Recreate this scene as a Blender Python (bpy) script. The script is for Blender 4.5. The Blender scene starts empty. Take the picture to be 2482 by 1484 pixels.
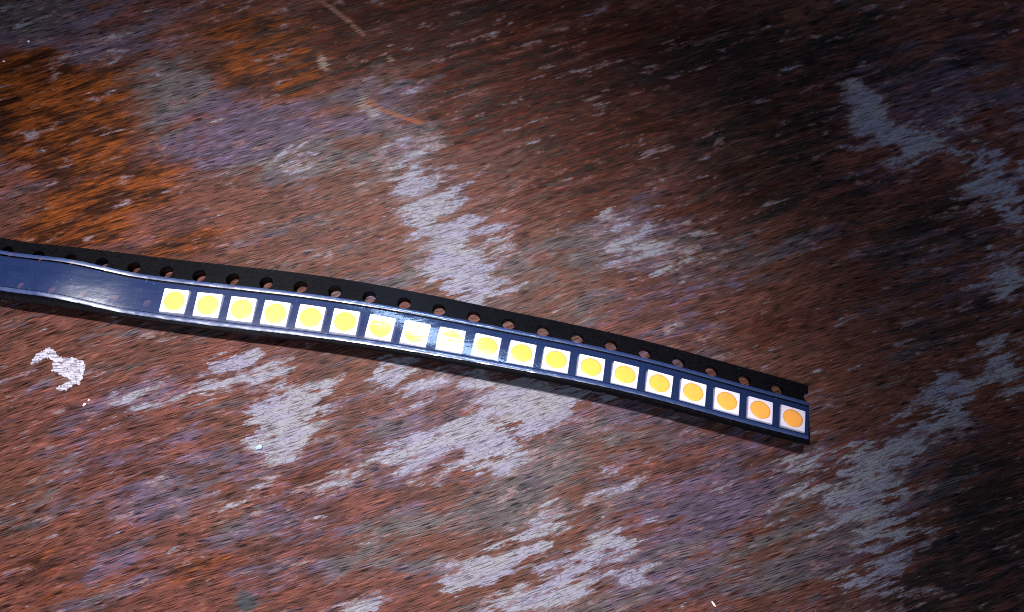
import bpy, bmesh, math, random
import numpy as np
from mathutils import Vector, Matrix

random.seed(7)
rng = np.random.default_rng(7)
MM = 0.001
S = bpy.context.scene
C = S.collection

# ------------------------------------------------------------------ camera
# positions taken off the photograph are read in a 2481 x 1484 frame; the plan lies at z = 0 (table top)
PW, PH = 2481.0, 1484.0
FPX = 2148.0                      # focal length in those pixels (about 60 degrees across)
TILT = math.radians(8.0)          # the phone leans back a little: the top of the frame is farther away
DIST = 102.0                      # millimetres from lens to the table along the axis
cam_fwd = Vector((0.035, math.sin(TILT), -math.cos(TILT))).normalized()
cam_right = cam_fwd.cross(Vector((0, 1, 0))).normalized() * 1.0
cam_right = Vector((cam_right.x, cam_right.y, cam_right.z))
if cam_right.x < 0: cam_right = -cam_right
cam_up = cam_right.cross(cam_fwd).normalized()
cam_pos = -cam_fwd * DIST         # millimetres
cam_data = bpy.data.cameras.new('camera')
cam = bpy.data.objects.new('camera', cam_data); C.objects.link(cam)
cam.matrix_world = Matrix((
    (cam_right.x, cam_up.x, -cam_fwd.x, cam_pos.x * MM),
    (cam_right.y, cam_up.y, -cam_fwd.y, cam_pos.y * MM),
    (cam_right.z, cam_up.z, -cam_fwd.z, cam_pos.z * MM),
    (0, 0, 0, 1)))
cam_data.sensor_width = 36.0
cam_data.lens = 36.0 * FPX / PW
cam_data.clip_start = 0.002
cam_data.clip_end = 20
cam_data.dof.use_dof = True
cam_data.dof.focus_distance = 0.0990
cam_data.dof.aperture_fstop = 16.0
S.camera = cam

# ------------------------------------------------------------------ world and lamps
W = bpy.data.worlds.new('World'); S.world = W; W.use_nodes = True
bg = W.node_tree.nodes['Background']
bg.inputs[0].default_value = (0.45, 0.6, 1.0, 1); bg.inputs[1].default_value = 0.03

def aim(o, target):
    o.rotation_euler = (Vector(target) - o.location).to_track_quat('-Z', 'Y').to_euler()

ld = bpy.data.lights.new('key_spot_light', 'SPOT')  # key spot added overhead, its soft cone shaped to leave the right side dim
ld.energy = 12.0; ld.color = (1.0, 0.97, 0.96); ld.spot_size = math.radians(26.5); ld.spot_blend = 1.0
ld.shadow_soft_size = 0.008
lo = bpy.data.objects.new('key_spot_light', ld); C.objects.link(lo)
lo.location = (-0.018, 0.070, 0.29); aim(lo, (-0.023, -0.023, 0))

wd = bpy.data.lights.new('fill_light', 'AREA')  # unseen bluish fill added on the viewer's side to lift the shadows
wd.shape = 'RECTANGLE'; wd.size = 0.30; wd.size_y = 0.30
wd.energy = 1.5; wd.color = (0.72, 0.83, 1.0)
wo = bpy.data.objects.new('fill_light', wd); C.objects.link(wo)
wo.location = (0.06, -0.30, 0.42); aim(wo, (0, 0, 0))

gd = bpy.data.lights.new('film_glare_light', 'AREA')  # small panel added in the film's mirror direction to make its glare
gd.shape = 'RECTANGLE'; gd.size = 0.07; gd.size_y = 0.05; gd.energy = 0.18; gd.color = (0.45, 0.66, 1.0)
go = bpy.data.objects.new('film_glare_light', gd); C.objects.link(go)
go.location = (0.022, 0.325, 0.235); aim(go, (-0.011, -0.003, 0.003))

S.view_settings.view_transform = 'Standard'
S.view_settings.look = 'None'
S.view_settings.exposure = 0.0
S.view_settings.gamma = 1.0
S.render.resolution_x = 1024; S.render.resolution_y = 612
S.render.engine = 'CYCLES'
S.cycles.filter_width = 1.0

# ------------------------------------------------------------------ helpers
def ray(px, py):
    return (cam_fwd + cam_right * ((px - PW / 2) / FPX) - cam_up * ((py - PH / 2) / FPX))

def at(px, py, z=0.0):
    """photograph pixel -> point (mm) on the plane at height z"""
    d = ray(px, py)
    t = (z - cam_pos.z) / d.z
    return cam_pos + d * t

def project(p):
    q = p - cam_pos
    w = q.dot(cam_fwd)
    return (PW / 2 + FPX * q.dot(cam_right) / w, PH / 2 - FPX * q.dot(cam_up) / w)

def mesh_obj(name, verts, faces, mat, parent=None, smooth=False):
    me = bpy.data.meshes.new(name)
    me.from_pydata([tuple(Vector(v) * MM) for v in verts], [], faces)
    me.validate(); me.update()
    if mat: me.materials.append(mat)
    if smooth:
        for p in me.polygons: p.use_smooth = True
    o = bpy.data.objects.new(name, me); C.objects.link(o)
    if parent: o.parent = parent
    return o

def tag(o, label, cat, group=None, kind=None):
    o['label'] = label; o['category'] = cat
    if group: o['group'] = group
    if kind: o['kind'] = kind
    return o

class NT:
    """tiny node-tree writer"""
    def __init__(s, name):
        s.m = bpy.data.materials.new(name); s.m.use_nodes = True
        s.t = s.m.node_tree; s.t.nodes.clear()
        s.out = s.t.nodes.new('ShaderNodeOutputMaterial')
    def n(s, typ, **kw):
        nd = s.t.nodes.new(typ)
        for k, v in kw.items():
            if k.startswith('i_'): pass
            else: setattr(nd, k, v)
        return nd
    def put(s, sock, v):
        if isinstance(v, bpy.types.NodeSocket): s.t.links.new(v, sock)
        elif v is not None:
            if isinstance(v, (tuple, list)) and len(v) == 3 and sock.type == 'RGBA': v = (*v, 1)
            sock.default_value = v
    def math(s, op, a, b=None, c=None, clamp=False):
        nd = s.n('ShaderNodeMath', operation=op); nd.use_clamp = clamp
        s.put(nd.inputs[0], a)
        if b is not None: s.put(nd.inputs[1], b)
        if c is not None: s.put(nd.inputs[2], c)
        return nd.outputs[0]
    def mix(s, f, a, b, mode='MIX'):
        nd = s.n('ShaderNodeMix', data_type='RGBA', blend_type=mode); nd.clamp_factor = True
        s.put(nd.inputs[0], f); s.put(nd.inputs[6], a); s.put(nd.inputs[7], b)
        return nd.outputs[2]
    def ramp(s, x, lo, hi, o0=0.0, o1=1.0):
        nd = s.n('ShaderNodeMapRange', interpolation_type='SMOOTHSTEP')
        for k, v in zip(range(5), (x, lo, hi, o0, o1)): s.put(nd.inputs[k], v)
        return nd.outputs[0]
    def noise(s, vec, scale=1.0, detail=2.0, rough=0.5, dist=0.0, color=False):
        nd = s.n('ShaderNodeTexNoise'); s.put(nd.inputs['Vector'], vec)
        nd.inputs['Scale'].default_value = scale; nd.inputs['Detail'].default_value = detail
        nd.inputs['Roughness'].default_value = rough; nd.inputs['Distortion'].default_value = dist
        return nd.outputs['Color' if color else 'Fac']
    def mapping(s, vec, scale=(1, 1, 1), rot=(0, 0, 0), loc=(0, 0, 0)):
        nd = s.n('ShaderNodeMapping'); s.put(nd.inputs[0], vec)
        nd.inputs[1].default_value = loc; nd.inputs[2].default_value = rot; nd.inputs[3].default_value = scale
        return nd.outputs[0]
    def attr(s, name, color=False):
        nd = s.n('ShaderNodeAttribute', attribute_name=name)
        return nd.outputs['Color'] if color else nd.outputs['Fac']
    def bsdf(s, **kw):
        nd = s.n('ShaderNodeBsdfPrincipled')
        for k, v in kw.items(): s.put(nd.inputs[k.replace('_', ' ')], v)
        return nd
    def done(s, sh):
        s.t.links.new(sh, s.out.inputs[0]); return s.m

# ------------------------------------------------------------------ table: worn, painted wood
GRAIN = math.radians(17.5)

def wood_material():
    k = NT('worn_painted_wood')
    co = k.n('ShaderNodeTexCoord').outputs['Object']
    mm = k.mapping(co, scale=(1000, 1000, 1000))
    warp = k.n('ShaderNodeVectorMath', operation='MULTIPLY_ADD')
    k.put(warp.inputs[0], k.noise(mm, 0.045, 2, 0.5, color=True)); warp.inputs[1].default_value = (2.0, 2.0, 0)
    k.put(warp.inputs[2], mm)
    g = k.mapping(warp.outputs[0], rot=(0, 0, -GRAIN))            # x runs with the grain, in mm
    gs = lambda a, c, off=0: k.mapping(g, scale=(a, c, 1), loc=(off, off * 1.7, off * .3))
    A = lambda x, y: k.math('ADD', x, y)
    dev = lambda n, w: k.math('MULTIPLY', k.math('SUBTRACT', n, .5), w)
    pore = k.noise(gs(0.50, 7.8), 1, 1.5, 0.5)
    pale_dash = k.noise(gs(0.50, 6.4, 57), 1, 1.5, 0.5)
    fine2 = k.noise(gs(0.28, 2.6, 31), 1, 4, 0.62)
    med = k.noise(gs(0.17, 0.62, 7), 1, 5, 0.62)
    cls = k.noise(gs(0.11, 0.42, 19), 1, 8, 0.68)
    tone = k.noise(gs(0.05, 0.10, 201), 1, 3, 0.55)
    speck = k.noise(gs(1.3, 4.4, 43), 1, 2, 0.6)
    blot = k.noise(gs(0.25, 0.90, 77), 1, 7, 0.66)
    blot2 = k.noise(gs(0.13, 0.46, 91), 1, 5, 0.65)
    streak = k.noise(gs(0.10, 1.15, 123), 1, 5, 0.60)
    paint, haze, amber, dark = (k.attr(n) for n in ('paint', 'haze', 'amber', 'dark')); red = k.attr('red')
    # bare wood: red-brown, with amber and deep red varnish left in places
    base = k.mix(k.ramp(med, .34, .66), (0.036, 0.014, 0.012), (0.086, 0.028, 0.021))
    base = k.mix(k.ramp(tone, .38, .62, 0, .5), base, (0.060, 0.024, 0.015))
    amb = k.mix(k.ramp(A(med, dev(fine2, .8)), .36, .66), (0.018, 0.0042, 0.0012), (0.105, 0.0245, 0.0035))
    am_f = k.ramp(A(amber, A(dev(blot2, 1.5), dev(fine2, .5))), .22, .62)
    base = k.mix(am_f, base, amb)
    rd = k.mix(k.ramp(A(streak, dev(fine2, .4)), .36, .66), (0.013, 0.0030, 0.0017), (0.056, 0.0112, 0.0050))
    rd_f = k.ramp(A(red, A(dev(blot2, 1.3), dev(fine2, .5))), .15, .60)
    base = k.mix(k.math('MULTIPLY', rd_f, k.math('SUBTRACT', 1.0, am_f)), base, rd)
    # grey weathering in irregular patches, with some grey sheen painted in
    g_f = A(k.math('MULTIPLY_ADD', paint, .35, k.math('MULTIPLY', haze, .8)), A(dev(cls, 2.3), dev(fine2, 1.1)))
    g_f = k.math('SUBTRACT', g_f, k.math('MULTIPLY', A(amber, red), .62))
    grey = k.mix(k.ramp(A(tone, dev(blot2, .6)), .42, .60), (0.060, 0.043, 0.074), (0.060, 0.053, 0.056))
    grey = k.mix(k.ramp(med, .60, .38, 0, .5), grey, (0.030, 0.024, 0.030))
    base = k.mix(k.ramp(g_f, .03, .42, 0, .88), base, grey)
    # dark, burnt-looking streaks; part of the dimness at right is painted in too
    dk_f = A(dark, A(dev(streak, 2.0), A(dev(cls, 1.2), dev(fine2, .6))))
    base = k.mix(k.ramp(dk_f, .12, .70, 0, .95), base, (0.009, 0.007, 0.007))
    # long pale fibres standing out of the dark varnish
    st = k.math('MULTIPLY', k.ramp(A(streak, dev(fine2, .25)), .57, .70, 0, .85), A(A(red, dark), .05))
    base = k.mix(k.math('MINIMUM', st, .8), base, (0.075, 0.034, 0.028))
    # fine dark pores and light fibres of the open grain
    base = k.mix(k.ramp(pale_dash, .54, .68, 0, .9), base, k.mix(1.0, base, (2.1, 2.1, 2.15), 'MULTIPLY'))
    base = k.mix(k.ramp(pore, .48, .36, 0, .95), base, k.mix(1.0, base, (.10, .10, .14), 'MULTIPLY'))
    base = k.mix(k.ramp(fine2, .50, .32, 0, .42), base, k.mix(1.0, base, (.30, .28, .32), 'MULTIPLY'))
    base = k.mix(k.ramp(speck, .70, .78, 0, .6), base, (0.16, 0.13, 0.12))
    # what is left of a pale lilac paint coat
    p_f = A(A(paint, .085), A(dev(blot, 2.5), A(dev(fine2, .9), dev(speck, .35))))
    pm = k.math('MULTIPLY', k.ramp(p_f, .49, .56), k.ramp(A(fine2, dev(pore, .5)), .37, .47, .22, 1.0))
    thin = k.ramp(A(p_f, dev(cls, .8)), .34, .52)                      # coat worn thin
    pc = k.mix(k.ramp(blot2, .38, .62), (0.142, 0.131, 0.188), (0.155, 0.149, 0.168))
    pc = k.mix(k.ramp(speck, .45, .75, 0, .5), pc, (0.22, 0.205, 0.24))
    crack = k.n('ShaderNodeTexVoronoi', feature='DISTANCE_TO_EDGE')
    k.put(crack.inputs['Vector'], gs(1.0, 3.6, 5)); crack.inputs['Scale'].default_value = 1.0
    cf = k.ramp(crack.outputs['Distance'], .10, .0)
    cf = k.math('MULTIPLY', cf, k.ramp(fine2, .44, .60, .0, .65))
    pc = k.mix(cf, pc, (0.030, 0.022, 0.022))
    pc = k.mix(k.ramp(pore, .43, .34, 0, .75), pc, (0.030, 0.022, 0.022))
    # rust-red ground coat shows where the paint has just let go
    rim = k.math('MULTIPLY', k.ramp(p_f, .22, .40), k.ramp(p_f, .58, .50))
    base = k.mix(k.math('MULTIPLY', rim, k.ramp(cls, .46, .58, .2, .85)), base, k.mix(k.ramp(pore, .40, .55), (0.045, 0.013, 0.008), (0.108, 0.029, 0.014)))
    base = k.mix(k.math('MULTIPLY', thin, .45), base, pc)
    base = k.mix(k.math('MULTIPLY', pm, .95), base, pc)
    fine = pore
    # single marks: scratches, spots
    mk = k.attr('mark', True); ma = k.attr('mark_amount')
    base = k.mix(k.math('MULTIPLY', k.ramp(k.math('ADD', ma, k.math('MULTIPLY', k.math('SUBTRACT', fine, .5), 1.6)), .2, .8), .85), base, mk)
    h = k.math('ADD', k.math('MULTIPLY', fine, .05), k.math('MULTIPLY', pm, .03))
    h = k.math('ADD', h, k.math('MULTIPLY', fine2, .02))
    h = k.math('SUBTRACT', h, k.math('MULTIPLY', k.math('MULTIPLY', cf, pm), .03))
    bp = k.n('ShaderNodeBump'); k.put(bp.inputs['Height'], h); bp.inputs['Strength'].default_value = 1.0
    bp.inputs['Distance'].default_value = 0.0009
    rough = k.ramp(fine2, .3, .7, .36, .62)
    b = k.bsdf(Base_Color=base, Roughness=rough, Normal=bp.outputs[0], Specular_IOR_Level=.06)
    return k.done(b.outputs[0])

# (x, y, radius along the grain, radius across, amount), read off the photograph
PAINT = [(1000,350,70,35,0.38),(1020,440,70,45,0.50),(1055,505,75,45,0.62),(1080,565,75,50,0.62),(1085,635,55,40,0.75),(1130,672,60,35,0.70),
 (1190,585,60,50,0.38),(1150,722,60,30,0.62),(960,400,60,30,0.30),(1560,585,95,55,0.42),(1500,545,60,40,0.36),(1620,640,70,30,0.30),
 (560,880,75,30,0.55),(640,912,60,26,0.60),(520,932,50,18,0.50),(700,985,85,42,0.68),(690,1045,80,42,0.70),(765,955,55,30,0.45),(680,1092,55,26,0.62),
 (960,895,70,34,0.52),(1010,950,60,26,0.45),(1080,915,60,26,0.42),(1020,1085,85,36,0.68),(1105,1050,75,28,0.60),(1185,1085,95,42,0.66),(1255,960,85,44,0.68),
 (1320,1000,85,42,0.66),(1385,950,60,34,0.56),(1200,1000,70,34,0.45),(1150,925,60,25,0.50),(1000,1135,60,24,0.42),(1240,1122,60,28,0.48),(600,1195,60,18,0.46),
 (830,1170,70,24,0.42),(900,1115,50,20,0.36),(1150,1390,80,36,0.62),(1250,1350,80,36,0.56),(1300,1290,70,28,0.48),(1400,1380,80,36,0.60),(1360,1440,90,30,0.60),
 (1480,1325,75,40,0.52),(1250,1452,70,28,0.60),(880,1472,70,20,0.60),(1520,1400,50,30,0.40),(1340,1250,70,25,0.36),(1500,1180,70,30,0.34),(1450,960,60,24,0.45),
 (330,965,75,26,0.42),(420,985,50,18,0.30),(2080,235,42,38,0.60),(2105,290,55,36,0.58),(2165,328,60,34,0.58),(2225,362,70,34,0.50),(2330,330,90,46,0.30),
 (2400,430,80,60,0.50),(2445,505,60,45,0.48),(2430,670,60,60,0.40),(2190,1085,120,46,0.46),(2110,1150,110,50,0.50),(2250,1005,90,50,0.44),(2310,935,80,44,0.40),
 (2100,1230,105,52,0.51),(2140,1305,85,58,0.48),(2110,1400,90,60,0.44),(2000,1185,90,40,0.34),(2400,880,75,50,0.42),(2450,940,60,50,0.32),(1950,1120,80,30,0.36),
 (2180,1460,80,40,0.32),(60,40,90,36,0.30),(720,395,60,40,0.32),(230,120,70,30,0.24)]
HAZE = [(450,220,160,105,.62),(200,110,170,75,.55),(70,50,110,60,.75),(720,380,80,70,.75),(520,330,160,90,.5),(900,240,160,100,.55),(970,310,140,90,.6),
 (60,350,110,40,.42),(40,430,110,60,.42),(310,955,90,36,.5),(140,1150,160,50,.28),(350,1250,160,50,.32),(260,1400,140,60,.36),(620,380,120,90,.35),
 (1500,560,170,90,.45),(1440,480,120,60,.3),(1720,1230,210,110,.42),(1900,1400,210,80,.34),(1550,1010,140,60,.45),(2210,180,160,80,.42),(2360,250,150,80,.45),
 (900,1060,200,90,.28),(1300,1180,250,80,.28),(850,1350,200,60,.2),(1750,1080,150,50,.32),(1000,620,120,40,.2),(1350,640,200,60,.25),(1600,700,200,70,.3),
 (2000,1260,150,90,.4),(2300,1120,120,80,.35),(1650,1330,150,70,.45),(1800,1180,150,60,.4),(2250,620,150,60,.35),(1550,1430,160,40,.4),(1800,620,180,60,.4),(1650,480,140,50,.3),(1950,250,140,40,.25),(700,1300,220,70,.3),(450,1120,180,50,.28),(1150,1250,200,60,.3),(450,130,120,60,.4),(1480,1260,160,60,.3)]
RED = [(1250,190,260,130,.8),(1150,50,320,70,.8),(1450,350,220,110,.6),(1750,470,170,70,.5),(1600,120,250,100,.6),(850,110,120,90,.55),(640,130,130,90,.4),(1400,500,160,70,.4),(900,20,200,50,.7),(1800,270,160,80,.4),(1700,640,200,50,.3),(1950,760,200,60,.35),(780,1130,120,50,.25),(1600,1150,160,50,.3)]
AMBER = [(150,310,150,120,.9),(60,190,130,70,.8),(240,200,100,50,.5),(260,480,180,60,.75),(200,565,160,50,.7),(640,130,120,80,.8),(720,185,80,36,.75),
 (430,600,110,40,.55),(560,60,120,50,.5),(60,1380,160,70,.28),(400,1420,220,60,.3),(180,1290,140,40,.22),(2440,1000,60,120,.3),(2420,300,60,60,.3),(60,900,100,60,.2)]
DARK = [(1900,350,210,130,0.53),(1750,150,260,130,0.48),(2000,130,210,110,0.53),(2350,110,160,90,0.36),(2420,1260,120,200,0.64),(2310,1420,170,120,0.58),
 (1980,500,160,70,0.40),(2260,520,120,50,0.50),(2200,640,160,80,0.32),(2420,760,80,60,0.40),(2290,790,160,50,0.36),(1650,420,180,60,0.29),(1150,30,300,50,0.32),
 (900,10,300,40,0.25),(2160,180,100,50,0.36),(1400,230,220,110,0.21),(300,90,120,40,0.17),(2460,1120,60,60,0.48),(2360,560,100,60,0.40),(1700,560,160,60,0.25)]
# single marks: polyline (photograph pixels), half width in mm, colour, amount
MARKS = [([(768,-5),(800,18),(845,52),(880,84)], .35, (0.16, 0.075, 0.055), 0.54), ([(812,-5),(835,14)], .35, (0.16, 0.085, 0.07), 0.36),
 ([(890,246),(930,268),(975,285),(1022,299)], .34, (0.15, 0.048, 0.024), 0.65), ([(880,250),(895,262),(905,275)], 1.0, (0.20, 0.19, 0.18), 0.40),
 ([(362,315),(380,350),(402,380)], .26, (0.13, 0.042, 0.018), 0.50), ([(432,325),(420,360),(408,378)], .18, (0.12, 0.035, 0.018), 0.43),
 ([(778,145),(786,160)], .65, (0.22, 0.18, 0.15), 0.50), ([(945,143),(947,148)], .5, (0.20, 0.12, 0.09), 0.43),
 ([(588,1449),(602,1462)], 1.1, (0.012, 0.032, 0.038), 0.58), ([(893,1180),(896,1125),(888,1085)], .35, (0.075, 0.042, 0.022), 0.43),
 ([(905,1210),(897,1170),(893,1100)], .3, (0.06, 0.035, 0.02), 0.36), ([(805,1045),(832,1085),(860,1110)], .3, (0.06, 0.05, 0.042), 0.36),
 ([(1085,480),(1060,530),(1035,585),(1015,625)], .16, (0.055, 0.04, 0.03), 0.40), ([(470,1330),(482,1420),(490,1470)], .45, (0.11, 0.05, 0.022), 0.29),
 ([(466,1190),(470,1260)], .4, (0.12, 0.05, 0.022), 0.29), ([(1735,360),(1790,345),(1830,330)], .28, (0.22, 0.10, 0.07), 0.29),
 ([(540,1220),(545,1245)], .5, (0.17, 0.10, 0.085), 0.29), ([(200,1000),(420,600)], .0, (0, 0, 0), 0),
 ([(1190,110),(1230,95)], .3, (0.22, 0.12, 0.09), 0.22), ([(1340,75),(1440,48)], .25, (0.22, 0.11, 0.08), 0.32), ([(1500,235),(1620,210)], .25, (0.24, 0.12, 0.08), 0.32)]

def make_table():
    # fine grid where the photograph looks, stretched cells out to the rim of the table
    def axis(a, b, step, far):
        core = np.arange(a, b + step * .5, step)
        out = []
        d, p = step, b
        while p < far:
            d *= 1.35; p += d; out.append(min(p, far))
        neg = []
        d, p = step, a
        while p > -far:
            d *= 1.35; p -= d; neg.append(max(p, -far))
        return np.concatenate([np.array(neg[::-1]), core, np.array(out)])
    xs = axis(-72, 78, 0.22, 400); ys = axis(-46, 52, 0.22, 300)
    X, Y = np.meshgrid(xs, ys); n = X.size
    ca, sa = math.cos(GRAIN), math.sin(GRAIN)
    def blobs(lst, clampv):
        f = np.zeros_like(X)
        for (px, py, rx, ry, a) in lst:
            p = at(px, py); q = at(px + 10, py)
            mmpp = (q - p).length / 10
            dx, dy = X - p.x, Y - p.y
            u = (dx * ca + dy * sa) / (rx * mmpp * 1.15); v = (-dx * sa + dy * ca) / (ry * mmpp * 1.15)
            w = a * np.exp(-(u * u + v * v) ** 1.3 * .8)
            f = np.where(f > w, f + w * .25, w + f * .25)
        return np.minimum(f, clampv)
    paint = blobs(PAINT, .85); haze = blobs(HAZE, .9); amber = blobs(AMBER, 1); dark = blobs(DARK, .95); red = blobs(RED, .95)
    ma = np.zeros_like(X); col = np.zeros((*X.shape, 3))
    for pts, hw, c, a in MARKS:
        if a <= 0: continue
        P = [at(*p) for p in pts]
        d = np.full_like(X, 1e9)
        for p, q in zip(P[:-1], P[1:]):
            ex, ey = q.x - p.x, q.y - p.y
            t = np.clip(((X - p.x) * ex + (Y - p.y) * ey) / (ex * ex + ey * ey + 1e-9), 0, 1)
            d = np.minimum(d, np.hypot(X - p.x - t * ex, Y - p.y - t * ey))
        w = a * np.clip(1.5 - d / hw, 0, 1)
        m = w > ma
        ma = np.where(m, w, ma); col[m] = c
    me = bpy.data.meshes.new('table_top')
    ny, nx = X.shape
    co = np.stack([X, Y, np.zeros_like(X)], -1).reshape(-1, 3) * MM
    idx = np.arange(n).reshape(ny, nx)
    q = np.stack([idx[:-1, :-1], idx[:-1, 1:], idx[1:, 1:], idx[1:, :-1]], -1).reshape(-1, 4)
    # rim and underside of the board
    ring = np.concatenate([idx[0, :], idx[1:, -1], idx[-1, -2::-1], idx[-2:0:-1, 0]])
    low = co[ring].copy(); low[:, 2] = -0.022
    co = np.concatenate([co, low])
    li = np.arange(n, n + len(ring))
    side = np.stack([ring, li, np.roll(li, -1), np.roll(ring, -1)], -1)
    faces = np.concatenate([q, side])
    me.vertices.add(len(co)); me.vertices.foreach_set('co', co.astype(np.float32).ravel())
    me.loops.add(faces.size + len(ring)); 
    lv = np.concatenate([faces.ravel(), li[::-1]])
    me.loops.foreach_set('vertex_index', lv.astype(np.int32))
    me.polygons.add(len(faces) + 1)
    ls = np.concatenate([np.arange(len(faces)) * 4, [faces.size]])
    me.polygons.foreach_set('loop_start', ls.astype(np.int32))
    me.update(calc_edges=True)
    pad = np.zeros(len(ring))
    for nm, f in (('paint', paint), ('haze', haze), ('amber', amber), ('dark', dark), ('red', red), ('mark_amount', ma)):
        at_ = me.attributes.new(nm, 'FLOAT', 'POINT')
        at_.data.foreach_set('value', np.concatenate([f.ravel(), pad]).astype(np.float32))
    at_ = me.attributes.new('mark', 'FLOAT_COLOR', 'POINT')
    cc = np.concatenate([np.concatenate([col.reshape(-1, 3), np.zeros((len(ring), 3))]), np.ones((len(co), 1))], 1)
    at_.data.foreach_set('color', cc.astype(np.float32).ravel())
    me.materials.append(wood_material())
    o = bpy.data.objects.new('table_top', me); C.objects.link(o)
    tag(o, 'worn red-brown wooden table top with peeling lilac paint', 'table', kind='structure')
    return o
make_table()

# ------------------------------------------------------------------ the tape's course over the table
HOLES = [(17,610),(91,620),(169,630),(246,638.5),(324,649),(402.5,658.5),(482.7,668),(563,677.2),(644.5,687.2),(726.6,696.6),(810.5,706.7),
 (895.7,718.5),(980,734.8),(1063.3,752),(1147.8,768),(1231.4,784.3),(1315.8,801.3),(1397.8,818.2),(1481,836),(1562.9,855.5),(1644,877),
 (1725.3,899),(1805,921),(1884,942.5),(1963,965)]
LEDPX = [(421.2,728.2),(502,738.2),(583.8,747.8),(667.6,757.8),(752,768),(837,779.6),(922.5,792),(1007.5,805.5),(1093,821),(1177.5,836.3),
 (1263.4,852.3),(1347.5,869.3),(1432,887.4),(1516.7,906.7),(1600.5,926.8),(1682.5,947.8),(1764,970),(1844,992),(1921,1013)]
PITCH = 4.0
DEPTH = 1.95         # pocket depth below the flange, mm
WALL = 0.22

def rest_height(phi):
    """height of the hole line when the pockets (or the perforated rim) rest on the table"""
    s, c = math.sin(phi), math.cos(phi)
    zs = [-(1.62 * s) + (DEPTH + WALL) * c, -(5.4 * s) + (DEPTH + WALL) * c, 1.75 * s + .27 * c]
    return max(zs) + .03

_pl = [(at(*HOLES[i+1], 1.4) - at(*HOLES[i], 1.4)).length / PITCH for i in range(24)]
_ps = np.polyfit(np.arange(24) + .5, _pl, 3)
def scale_of(u): return float(np.polyval(_ps, min(max(u, 0.0), 24.0)))
# solve, for each pocket, the sideways direction (azimuth, roll) that puts it where the photograph shows it
us, alph, phis = [], [], []
for k, (lx, ly) in enumerate(LEDPX):
    i = k + 5
    hx, hy = (HOLES[i][0] + HOLES[i+1][0]) / 2, (HOLES[i][1] + HOLES[i+1][1]) / 2
    a, f = -math.pi / 2, .2
    for it in range(60):
        def err(a, f):
            P = at(hx, hy, rest_height(f))
            Lv = Vector((math.cos(a) * math.cos(f), math.sin(a) * math.cos(f), math.sin(f)))
            q = project(P + Lv * 3.5 * scale_of(i + .5))
            return np.array([q[0] - lx, q[1] - ly])
        e = err(a, f)
        J = np.stack([(err(a + 1e-4, f) - e) / 1e-4, (err(a, f + 1e-4) - e) / 1e-4], 1)
        st = np.linalg.lstsq(J, -e, rcond=1e-3)[0]
        st = np.clip(st, -.1, .1)
        a += st[0]; f += st[1]
        f = min(max(f, 0.0), .62)
    us.append(i + .5); alph.append(a); phis.append(f)
us = np.array(us)
pa = np.polyfit(us, alph, 3)
pf = np.polyfit(us, phis, 4)
def alpha_of(u): return float(np.polyval(pa, min(max(u, 5.0), 24.5)))
def phi_of(u): return float(min(max(np.polyval(pf, min(max(u, 5.2), 24.0)), 0.02), .6))
print('alpha', [round(math.degrees(alpha_of(u)), 1) for u in us])
print('phi', [round(math.degrees(phi_of(u)), 1) for u in us], [round(math.degrees(p), 1) for p in phis])

hp = [at(x, y, rest_height(phi_of(i))) for i, (x, y) in enumerate(HOLES)]
# smooth curve through the holes
tu = np.arange(len(hp))
cx = np.polyfit(tu, [p.x for p in hp], 7); cy = np.polyfit(tu, [p.y for p in hp], 9)
def centre(u):
    if u < 0:
        p0, p1 = centre(0.0), centre(0.5)
        d = (p1 - p0) / .5
        p = p0 + d * u
    else:
        uu = min(u, 24.6)
        p = Vector((np.polyval(cx, uu), np.polyval(cy, uu), 0))
    p.z = rest_height(phi_of(u))
    return p
def frame(u):
    a, f = alpha_of(u), phi_of(u)
    Lv = Vector((math.cos(a) * math.cos(f), math.sin(a) * math.cos(f), math.sin(f)))
    T = (centre(u + .05) - centre(u - .05)).normalized()
    N = Lv.cross(T).normalized()
    if N.z < 0: N = -N
    return centre(u), T, Lv, N
_cache = {}
def tape_point(x, v, w):
    """x along the tape in mm (hole i at 4 i), v sideways from the hole line in mm, w above the flange"""
    u = round(x / PITCH, 4)
    if u not in _cache: _cache[u] = frame(u)
    P, T, Lv, N = _cache[u]
    sc = scale_of(u)
    return P + Lv * v * sc + N * w * sc
print('pitch', [round((centre(i + 1) - centre(i)).length, 2) for i in range(24)])

# ------------------------------------------------------------------ carrier tape materials
def tape_material():
    k = NT('black_conductive_plastic')
    co = k.mapping(k.n('ShaderNodeTexCoord').outputs['Object'], scale=(1000, 1000, 1000))
    n1 = k.noise(co, 3.0, 3, .6); dust = k.noise(co, 5.5, 2, .5)
    colr = k.mix(k.ramp(n1, .3, .7), (0.0018, 0.0018, 0.0026), (0.0036, 0.0036, 0.005))
    colr = k.mix(k.ramp(dust, .74, .80, 0, .5), colr, (0.25, 0.25, 0.28))
    bp = k.n('ShaderNodeBump'); k.put(bp.inputs['Height'], n1); bp.inputs['Distance'].default_value = .000012
    b = k.bsdf(Base_Color=colr, Roughness=.30, Specular_IOR_Level=.06, Normal=bp.outputs[0])
    return k.done(b.outputs[0])

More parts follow.
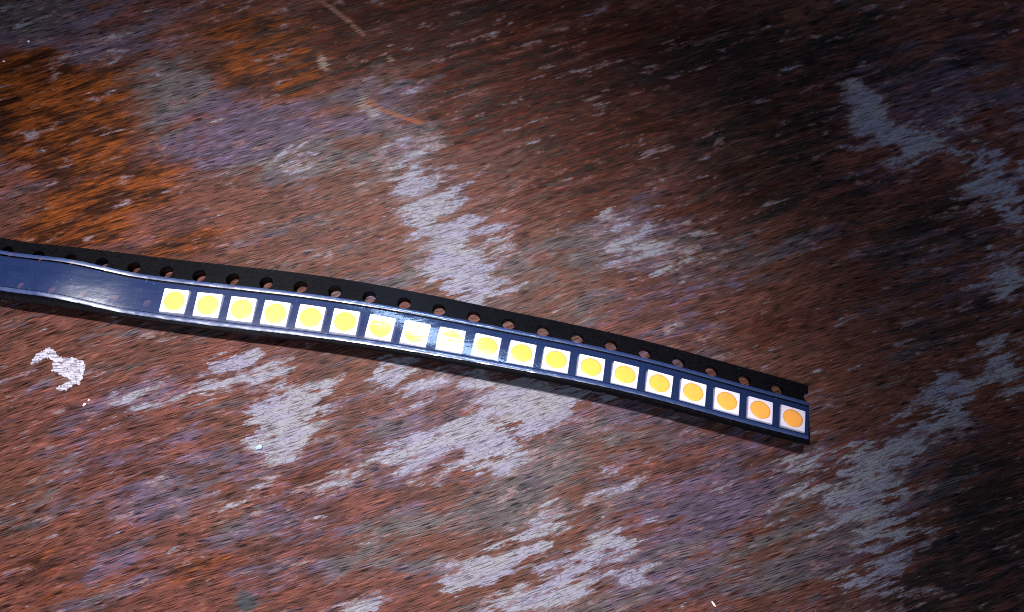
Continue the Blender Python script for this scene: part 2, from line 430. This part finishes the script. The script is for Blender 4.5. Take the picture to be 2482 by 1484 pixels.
def film_material(name, haze_amt, rough1, rough2, refl):
    k = NT(name)
    co = k.mapping(k.n('ShaderNodeTexCoord').outputs['Object'], scale=(1000, 1000, 1000))
    wr = k.noise(k.mapping(co, rot=(0, 0, .25), scale=(.35, .9, 1)), 1.0, 3, .55)
    sc = k.noise(k.mapping(co, rot=(0, 0, -.6), scale=(.35, 7, 1)), 1.0, 2, .5)
    spk = k.noise(co, 4.2, 2, .5)
    bp = k.n('ShaderNodeBump')
    k.put(bp.inputs['Height'], k.math('ADD', k.math('MULTIPLY', wr, 1.0), k.math('MULTIPLY', k.ramp(sc, .62, .72), .02)))
    bp.inputs['Distance'].default_value = .00004; bp.inputs['Strength'].default_value = 1.0
    gl = k.n('ShaderNodeBsdfGlossy'); gl.inputs['Color'].default_value = (1, 1, 1, 1)
    gl.inputs['Roughness'].default_value = rough1; k.put(gl.inputs['Normal'], bp.outputs[0])
    g2 = k.n('ShaderNodeBsdfGlossy'); g2.inputs['Color'].default_value = (1, 1, 1, 1)
    g2.inputs['Roughness'].default_value = rough2; k.put(g2.inputs['Normal'], bp.outputs[0])
    gm = k.n('ShaderNodeMixShader'); gm.inputs[0].default_value = .35
    k.t.links.new(gl.outputs[0], gm.inputs[1]); k.t.links.new(g2.outputs[0], gm.inputs[2])
    tr = k.n('ShaderNodeBsdfTransparent'); tr.inputs['Color'].default_value = (.90, .92, .97, 1)
    df = k.n('ShaderNodeBsdfDiffuse'); df.inputs['Color'].default_value = (.09, .23, .90, 1)
    hz = k.n('ShaderNodeMixShader')
    k.put(hz.inputs[0], k.math('ADD', haze_amt, k.ramp(spk, .72, .76, 0, .5)))
    k.t.links.new(tr.outputs[0], hz.inputs[1]); k.t.links.new(df.outputs[0], hz.inputs[2])
    fr = k.n('ShaderNodeFresnel'); fr.inputs['IOR'].default_value = 1.6
    m = k.n('ShaderNodeMixShader'); k.put(m.inputs[0], k.math('MULTIPLY', fr.outputs[0], refl))
    k.t.links.new(hz.outputs[0], m.inputs[1]); k.t.links.new(gm.outputs[0], m.inputs[2])
    return k.done(m.outputs[0])

M_TAPE = tape_material(); M_FILM = film_material('clear_cover_film', .056, .11, .26, 1.6)
M_SEAL = film_material('heat_sealed_film_edge', .115, .17, .34, 4.2)

# ------------------------------------------------------------------ carrier tape body (flat, then laid along its course)
def ring_cell(rect, circ, n=28):
    """matching points on a rectangle's outline and on a circle inside it"""
    x0, x1, y0, y1 = rect; cx_, cy_, r = circ
    ang = [2 * math.pi * i / n for i in range(n)]
    ang += [math.atan2(y - cy_, x - cx_) % (2 * math.pi) for x in (x0, x1) for y in (y0, y1)]
    ang = sorted(ang)
    outer, inner = [], []
    for a in ang:
        c, s = math.cos(a), math.sin(a)
        ts = []
        if c > 1e-9: ts.append((x1 - cx_) / c)
        if c < -1e-9: ts.append((x0 - cx_) / c)
        if s > 1e-9: ts.append((y1 - cy_) / s)
        if s < -1e-9: ts.append((y0 - cy_) / s)
        t = min(ts)
        outer.append((cx_ + t * c, cy_ + t * s)); inner.append((cx_ + r * c, cy_ + r * s))
    return outer, inner

FL_T = 0.25
V_SPLIT = 1.22
VB = 6.35
def build_tape_body(parent):
    bm = bmesh.new()
    def loop(pts, w): return [bm.verts.new((x, y, w)) for x, y in pts]
    def skin(A, B):
        n = len(A)
        for i in range(n):
            try: bm.faces.new((A[i], A[(i + 1) % n], B[(i + 1) % n], B[i]))
            except ValueError: pass
    for i in range(-8, 25):                                   # perforated rim
        X = i * PITCH
        o, c = ring_cell((X - 2, X + 2, -1.75, V_SPLIT), (X, 0, .76))
        cb = [(X + (x - X) * .955, y * .955) for x, y in c]
        t0 = loop(o, 0); t1 = loop([(X + (x - X) * 1.06, y * 1.06) for x, y in c], 0); t2 = loop(c, -.04)
        b2 = loop(cb, -FL_T); b0 = loop(o, -FL_T)
        skin(t0, t1); skin(t1, t2); skin(t2, b2); skin(b2, b0); skin(b0, t0)
    for i in range(-8, 24):                                   # pockets
        X = (i + .5) * PITCH; Y = 3.5
        hx, hy = 1.69, 1.72
        def rect(a, b, r=.12, seg=3):
            pts = []
            for sx, sy, st in ((1, 1, 0), (-1, 1, 90), (-1, -1, 180), (1, -1, 270)):
                for q in range(seg + 1):
                    an = math.radians(st + 90 * q / seg)
                    pts.append((X + sx * (a - r) + r * math.cos(an), Y + sy * (b - r) + r * math.sin(an)))
            return pts
        A = rect(hx, hy)
        # outer outline with as many points: side, corner, edge
        out = []
        for sx, sy, st in ((1, 1, 0), (-1, 1, 90), (-1, -1, 180), (1, -1, 270)):
            yo = VB if sy > 0 else V_SPLIT
            side, corner = (X + sx * 2, Y + sy * (hy - .12)), (X + sx * 2, yo)
            edge = [(X + sx * (hx + .2), yo), (X + sx * (hx - .12), yo)]
            q4 = [side, corner] + edge
            out += q4 if st in (0, 180) else q4[::-1]
        t0 = loop(out, 0); a0 = loop(rect(hx + .05, hy + .05, .14), 0); a1 = loop(A, -.06)
        fl = loop(rect(hx - .06, hy - .06), -DEPTH)
        hol = []
        for ci in range(16):
            an = math.radians(45 + 90 * (ci // 4) + (ci % 4 - 1.5) * 22.5); hol.append((X + .6 * math.cos(an), Y + .6 * math.sin(an)))
        h0 = loop(hol, -DEPTH); h1 = loop(hol, -DEPTH - WALL)
        fo = loop(rect(hx + .10, hy + .10), -DEPTH - WALL)
        u1 = loop(rect(hx + .18, hy + .18), -FL_T); u0 = loop([(x, y - (.12 if y > VB - .01 else 0)) for x, y in out], -FL_T)
        for v in u0:
            if v.co.y > VB - .2: v.co.z = -.50; v.co.y = VB + .03
        for p, q in zip((t0, a0, a1, fl, h0, h1, fo, u1, u0), (a0, a1, fl, h0, h1, fo, u1, u0, t0)): skin(p, q)
    # the cut end runs through the last sprocket hole
    nrm = Vector((1, -.03, 0)).normalized()
    bmesh.ops.bisect_plane(bm, geom=bm.verts[:] + bm.edges[:] + bm.faces[:], plane_co=(23.955 * PITCH, 0, 0), plane_no=nrm, clear_outer=True)
    bmesh.ops.recalc_face_normals(bm, faces=bm.faces)
    for v in bm.verts:
        v.co = tape_point(v.co.x, v.co.y, v.co.z) * MM
    me = bpy.data.meshes.new('carrier_strip'); bm.to_mesh(me); bm.free()
    me.materials.append(M_TAPE)
    o = bpy.data.objects.new('carrier_strip', me); C.objects.link(o); o.parent = parent
    o['label'] = 'black embossed plastic strip with sprocket holes and square pockets'
    return o

def sstep(a, b, x):
    t = min(max((x - a) / (b - a), 0), 1)
    return t * t * (3 - 2 * t)

def build_film(parent):
    prof = []                                                  # (v, w): sealed rims crowned, the span between bowed
    for t in np.linspace(0, 1, 9): prof.append((.72 + .56 * t, .03 + .055 * math.sin(math.pi * min(t * 1.02, 1)) ** .8))
    for t in np.linspace(0, 1, 25)[1:]: prof.append((1.28 + 4.10 * t, .035 + .07 * math.sin(math.pi * t) ** .6))
    for t in np.linspace(0, 1, 9)[1:]: prof.append((5.38 + .58 * t, 0.03 + .055 * math.sin(math.pi * t) ** .8))
    x = -32.0; xs = []
    while x < 95.75: xs.append(x); x += .33
    xs.append(95.78)
    crowns = {xi: .8 + .25 * math.sin(xi * 1.7) * math.sin(xi * .61 + 1) + random.uniform(-.25, .25) for xi in xs}
    def sheet(name, prof, mat, par, end):
        V, F = [], []
        n = len(prof)
        for xi in xs:
            u = xi / PITCH
            lift = 1.35 * (1 - sstep(1.6, 4.55, u)) - .30 * (1 - sstep(-2.5, 1.0, u))
            slip = -.30 * (1 - sstep(1.8, 4.4, u))
            j = .014 * math.sin(xi * 9.1) + .012 * math.sin(xi * 23.7 + 1)
            for (v, w) in prof:
                a = (v - .72) / 5.24
                if v < 1.27 or v > 5.4: w = .03 + (w - .03) * crowns[xi]
                ww = w + lift * (.93 + .07 * math.sin(a * 3.1))
                # shallow wrinkles where the film has been pressed near the middle of the strip
                ww += .030 * math.exp(-((u - 11.2) / .22) ** 2 - ((v - 3.9) / 1.5) ** 2)
                ww += .022 * math.exp(-((u - 12.2 + (v - 3.5) * .08) / .16) ** 2 - ((v - 4.0) / 1.3) ** 2)
                ww += .010 * math.sin(u * 2 * math.pi) * math.sin(math.pi * min(max((v - 1.3) / 4.1, 0), 1))
                vv = v + slip * (1 - .25 * a) + (j if a < .02 or a > .98 else 0)
                V.append(tape_point(xi, vv, ww))
        for i in range(len(xs) - 1):
            for k in range(n - 1):
                a = i * n + k
                F.append((a, a + 1, a + n + 1, a + n))
        return mesh_obj(name, V, F, mat, par, smooth=True)
    span = [(v, w) for v, w in prof if 1.29 < v < 5.39]
    film = sheet('cover_film', span, M_FILM, parent, 0)
    film['label'] = 'clear bluish cover film over the pockets, lifted in a wave over the empty ones'
    sheet('sealed_edge', [(v, w) for v, w in prof if v < 1.27], M_SEAL, film, 0)
    sheet('sealed_edge', [(v, w) for v, w in prof if v > 5.41], M_SEAL, film, 0)
    return film

tape = bpy.data.objects.new('carrier_tape', None); C.objects.link(tape)
tape.empty_display_size = .005
tag(tape, 'black component carrier tape with clear film holding a row of square white LEDs', 'tape')
build_tape_body(tape)
build_film(tape)

# ------------------------------------------------------------------ LEDs
def white_material():
    k = NT('white_moulded_plastic')
    co = k.mapping(k.n('ShaderNodeTexCoord').outputs['Object'], scale=(1000, 1000, 1000))
    n1 = k.noise(co, 2.2, 3, .6)
    c = k.mix(k.ramp(n1, .3, .7), (0.81, 0.75, 0.80), (0.87, 0.80, 0.86))
    b = k.bsdf(Base_Color=c, Roughness=.45, Specular_IOR_Level=.4)
    return k.done(b.outputs[0])
def phosphor_material():
    k = NT('yellow_phosphor_gel')
    co = k.mapping(k.n('ShaderNodeTexCoord').outputs['Object'], scale=(1000, 1000, 1000))
    n1 = k.noise(co, 1.1, 3, .6)
    c = k.mix(k.ramp(n1, .3, .7), (0.95, 0.42, 0.004), (0.96, 0.47, 0.006))
    b = k.bsdf(Base_Color=c, Roughness=.42, Specular_IOR_Level=.35)
    return k.done(b.outputs[0])
M_WHITE = white_material(); M_PHOS = phosphor_material()

LW, LH, LT = 1.50, 1.50, 1.78          # half sizes along and across the tape, height
def led_meshes():
    bm = bmesh.new()
    n = 48
    def sq(a, b, r, z):
        pts = []
        for q in range(n):
            an = 2 * math.pi * q / n
            c, s = math.cos(an), math.sin(an)
            t = min(a / abs(c) if abs(c) > 1e-9 else 9, b / abs(s) if abs(s) > 1e-9 else 9)
            x, y = c * t, s * t
            # rounded corner
            ex, ey = abs(x) - (a - r), abs(y) - (b - r)
            if ex > 0 and ey > 0:
                l = math.hypot(ex, ey)
                x = math.copysign((a - r) + ex / l * r, x); y = math.copysign((b - r) + ey / l * r, y)
            pts.append(bm.verts.new((x * MM, y * MM, z * MM)))
        return pts
    def ci(r, z):
        return [bm.verts.new((r * math.cos(2 * math.pi * q / n) * MM, r * math.sin(2 * math.pi * q / n) * MM, z * MM)) for q in range(n)]
    L = [sq(1.46, 1.46, .1, 0), sq(1.60, 1.60, .1, .75), sq(1.59, 1.59, .1, .95), sq(1.49, 1.49, .06, LT - .05), sq(1.45, 1.45, .04, LT),
         ci(1.24, LT), ci(1.20, LT - .05), ci(1.10, LT - .25)]
    for A, B in zip(L[:-1], L[1:]):
        for i in range(n): bm.faces.new((A[i], A[(i + 1) % n], B[(i + 1) % n], B[i]))
    bm.faces.new(L[0][::-1]); bm.faces.new(L[-1])
    bmesh.ops.recalc_face_normals(bm, faces=bm.faces)
    h = bpy.data.meshes.new('housing'); bm.to_mesh(h); bm.free(); h.materials.append(M_WHITE)
    bm = bmesh.new()
    rings = [[bm.verts.new((r * math.cos(2 * math.pi * q / 40) * MM, r * math.sin(2 * math.pi * q / 40) * MM, z * MM)) for q in range(40)]
             for r, z in ((1.13, LT - .20), (1.205, LT - .035), (1.0, LT - .02), (.55, LT - .03))]
    for A, B in zip(rings[:-1], rings[1:]):
        for i in range(40): bm.faces.new((A[i], A[(i + 1) % 40], B[(i + 1) % 40], B[i]))
    bm.faces.new(rings[-1]); bm.faces.new(rings[0][::-1])
    bmesh.ops.recalc_face_normals(bm, faces=bm.faces)
    p = bpy.data.meshes.new('phosphor_lens'); bm.to_mesh(p); bm.free(); p.materials.append(M_PHOS)
    for f in p.polygons: f.use_smooth = True
    return h, p
ME_H, ME_P = led_meshes()
ORD = ['first', 'second', 'third', 'fourth', 'fifth', 'sixth', 'seventh', 'eighth', 'ninth', 'tenth']
def led_label(k):
    if k == 0: return 'square white LED with round yellow lens, right beside the empty pockets'
    if k == 18: return 'square white LED with round orange lens in the last pocket at the cut tape end'
    if k < 9: return 'square white LED with round yellow lens, %s from the empty pockets' % ORD[k]
    if k == 9: return 'square white LED with pale yellow lens, tenth from either end of the filled row'
    return 'square white LED with round %s lens, %s from the cut tape end' % ('orange' if k > 14 else 'yellow', ORD[18 - k])
for k in range(19):
    x = (k + 5.5) * PITCH
    u = x / PITCH
    P, T, Lv, N = frame(u)
    T2 = (T - N * T.dot(N)).normalized(); Y = N.cross(T2).normalized()
    p = tape_point(x, 3.5, -DEPTH + .01)
    p = p + T2 * random.uniform(-.04, .04) + Y * random.uniform(-.05, .05)
    o = bpy.data.objects.new('led_chip', None); C.objects.link(o); o.empty_display_size = .002
    rot = Matrix((T2, Y, N)).transposed().to_4x4()
    o.matrix_world = Matrix.Translation(p * MM) @ rot @ Matrix.Rotation(math.radians(random.uniform(-1.2, 1.2)), 4, 'Z') @ Matrix.Scale(scale_of(u), 4)
    for nm, me in (('housing', ME_H), ('phosphor_lens', ME_P)):
        c = bpy.data.objects.new(nm, me); C.objects.link(c); c.parent = o
    tag(o, led_label(k), 'LED', 'LEDs in the carrier tape')

# ------------------------------------------------------------------ small things lying on the table
def splash_material():
    k = NT('scuffed_silver_white_paint')
    co = k.mapping(k.n('ShaderNodeTexCoord').outputs['Object'], scale=(1000, 1000, 1000))
    g = k.mapping(co, rot=(0, 0, -GRAIN), scale=(.9, 4.5, 1))
    n1 = k.noise(g, 1, 3, .6); n2 = k.noise(co, 3.5, 3, .6)
    c = k.mix(k.ramp(n1, .38, .56), (0.10, 0.09, 0.13), (0.30, 0.28, 0.34))
    c = k.mix(k.ramp(n2, .45, .37, 0, .9), c, (0.05, 0.03, 0.022))
    bp = k.n('ShaderNodeBump'); k.put(bp.inputs['Height'], n1); bp.inputs['Distance'].default_value = .00010
    b = k.bsdf(Base_Color=c, Roughness=.4, Specular_IOR_Level=.5, Normal=bp.outputs[0])
    return k.done(b.outputs[0])
SPL = [(405,680),(418,622),(440,600),(470,548),(505,525),(540,495),(570,490),(600,462),(655,450),(705,470),(730,500),(745,530),(780,575),(850,590),(905,578),
 (960,575),(1000,585),(1030,605),(1062,618),(1100,610),(1112,645),(1127,680),(1110,715),(1112,760),(1090,800),(1080,860),(1055,890),(1050,930),(1015,915),(985,925),
 (950,950),(930,965),(895,975),(870,1012),(820,1005),(760,1020),(750,992),(775,960),(790,935),(830,930),(860,910),(905,900),(932,878),(880,840),(840,830),(790,800),
 (735,770),(685,745),(690,712),(690,680),(702,640),(697,620),(665,600),(640,578),(610,585),(580,602),(550,605),(520,630),(500,640),(455,660)]
def blob_mesh(name, pts, hgt, mat, jitter=.12, sub=3):
    """a thin raised crust with a ragged outline; pts in mm on the table"""
    out = []
    for i, p in enumerate(pts):
        q = pts[(i + 1) % len(pts)]
        for s in range(sub):
            t = s / sub
            out.append(p.lerp(q, t) + Vector((random.uniform(-jitter, jitter), random.uniform(-jitter, jitter), 0)))
    bm = bmesh.new()
    vs = [bm.verts.new((p.x * MM, p.y * MM, hgt * MM)) for p in out]
    es = [bm.edges.new((vs[i], vs[(i + 1) % len(vs)])) for i in range(len(vs))]
    bmesh.ops.triangle_fill(bm, use_beauty=True, edges=es)
    ex = bmesh.ops.extrude_edge_only(bm, edges=es)
    cx_, cy_ = sum(p.x for p in out) / len(out), sum(p.y for p in out) / len(out)
    for g in ex['geom']:
        if isinstance(g, bmesh.types.BMVert):
            g.co.z = 0.004 * MM
    bmesh.ops.recalc_face_normals(bm, faces=bm.faces)
    me = bpy.data.meshes.new(name); bm.to_mesh(me); bm.free(); me.materials.append(mat)
    o = bpy.data.objects.new(name, me); C.objects.link(o)
    return o
M_SPL = splash_material()
VW = .7601
def spl_at(x, y): return at((x / 4.122) * VW, (1000 + y / 4.122) * VW)
o = blob_mesh('paint_splash', [spl_at(*p) for p in SPL], .07, M_SPL)
tag(o, 'scuffed silvery white paint splash on the brown wood below the tape', 'paint splash')

def simple(name, c, rough=.5):
    k = NT(name)
    co = k.mapping(k.n('ShaderNodeTexCoord').outputs['Object'], scale=(1000, 1000, 1000))
    n1 = k.noise(co, 3, 2, .6)
    cc = k.mix(k.ramp(n1, .3, .7), tuple(v * .75 for v in c), c)
    return k.done(k.bsdf(Base_Color=cc, Roughness=rough).outputs[0])
M_CRUMB = simple('white_crumb', (.75, .73, .76)); M_CHIP = simple('pale_blue_chip', (.22, .30, .48)); M_FIB = simple('dark_fibre', (.012, .01, .01))
def crumb(px, py, lx, ly, ang, h, mat, name, label, cat, group=None):
    p = at(px, py)
    bm = bmesh.new()
    bmesh.ops.create_icosphere(bm, subdivisions=1, radius=1)
    R = Matrix.Rotation(ang, 3, 'Z')
    for v in bm.verts:
        c = v.co * random.uniform(.75, 1.15)
        c = R @ Vector((c.x * lx, c.y * ly, c.z * h))
        v.co = (c) * MM
    zmin = min(v.co.z for v in bm.verts)
    for v in bm.verts: v.co.z -= zmin
    me = bpy.data.meshes.new(name); bm.to_mesh(me); bm.free(); me.materials.append(mat)
    o = bpy.data.objects.new(name, me); C.objects.link(o)
    o.location = (p.x * MM, p.y * MM, .00000)
    tag(o, label, cat, group)
    return o
crumb(206, 981, .28, .16, .7, .12, M_CRUMB, 'paint_crumb', 'tiny white crumb lying below the silvery paint splash', 'crumb', 'white crumbs on the table')
crumb(216, 970, .16, .10, .3, .08, M_CRUMB, 'paint_crumb', 'smallest white speck just beside the crumb below the paint splash', 'crumb', 'white crumbs on the table')
crumb(71, 102, .20, .16, .2, .14, M_CRUMB, 'paint_crumb', 'bright white crumb on the dark amber corner of the wood', 'crumb', 'white crumbs on the table')
crumb(11, 150, .18, .12, .2, .10, M_CRUMB, 'paint_crumb', 'faint white crumb at the edge of the amber stain', 'crumb', 'white crumbs on the table')
crumb(1728, 1463, .42, .13, -.9, .10, M_CRUMB, 'white_sliver', 'thin white sliver lying alone on purplish wood', 'sliver')
crumb(153, 889.5 + 0, .28, .12, .2, .08, M_CRUMB, 'paint_crumb', 'white paint fleck in the notch of the silvery splash', 'crumb', 'white crumbs on the table').location.x -= .0004
crumb(629, 1084, .55, .34, .4, .22, M_CHIP, 'paint_chip', 'pale blue paint chip standing beside the lilac flakes', 'chip')

def fibre(name, pts, r, label):
    V, F = [], []
    P = [at(*p) + Vector((0, 0, .10 + .12 * math.sin(i * 1.1))) for i, p in enumerate(pts)]
    Q = []
    for i in range(len(P) - 1):
        for t in np.linspace(0, 1, 5, endpoint=False):
            p0, p1, p2, p3 = P[max(i - 1, 0)], P[i], P[i + 1], P[min(i + 2, len(P) - 1)]
            Q.append(.5 * (2 * p1 + (p2 - p0) * t + (2 * p0 - 5 * p1 + 4 * p2 - p3) * t * t + (3 * p1 - p0 - 3 * p2 + p3) * t ** 3))
    Q.append(P[-1])
    for i, q in enumerate(Q):
        T = (Q[min(i + 1, len(Q) - 1)] - Q[max(i - 1, 0)]).normalized()
        A = T.cross(Vector((0, 0, 1))).normalized(); B = A.cross(T)
        for k in range(5):
            an = 2 * math.pi * k / 5
            V.append(q + A * r * math.cos(an) + B * r * math.sin(an))
    for i in range(len(Q) - 1):
        for k in range(5):
            F.append((i * 5 + k, i * 5 + (k + 1) % 5, (i + 1) * 5 + (k + 1) % 5, (i + 1) * 5 + k))
    o = mesh_obj(name, V, F, M_FIB)
    tag(o, label, 'fibre')
fibre('dark_fibre', [(1061,981),(1068,992),(1082,1003),(1104,1010),(1130,1009),(1160,1000)], .05, 'curled thin dark fibre lying on flaking lilac paint')
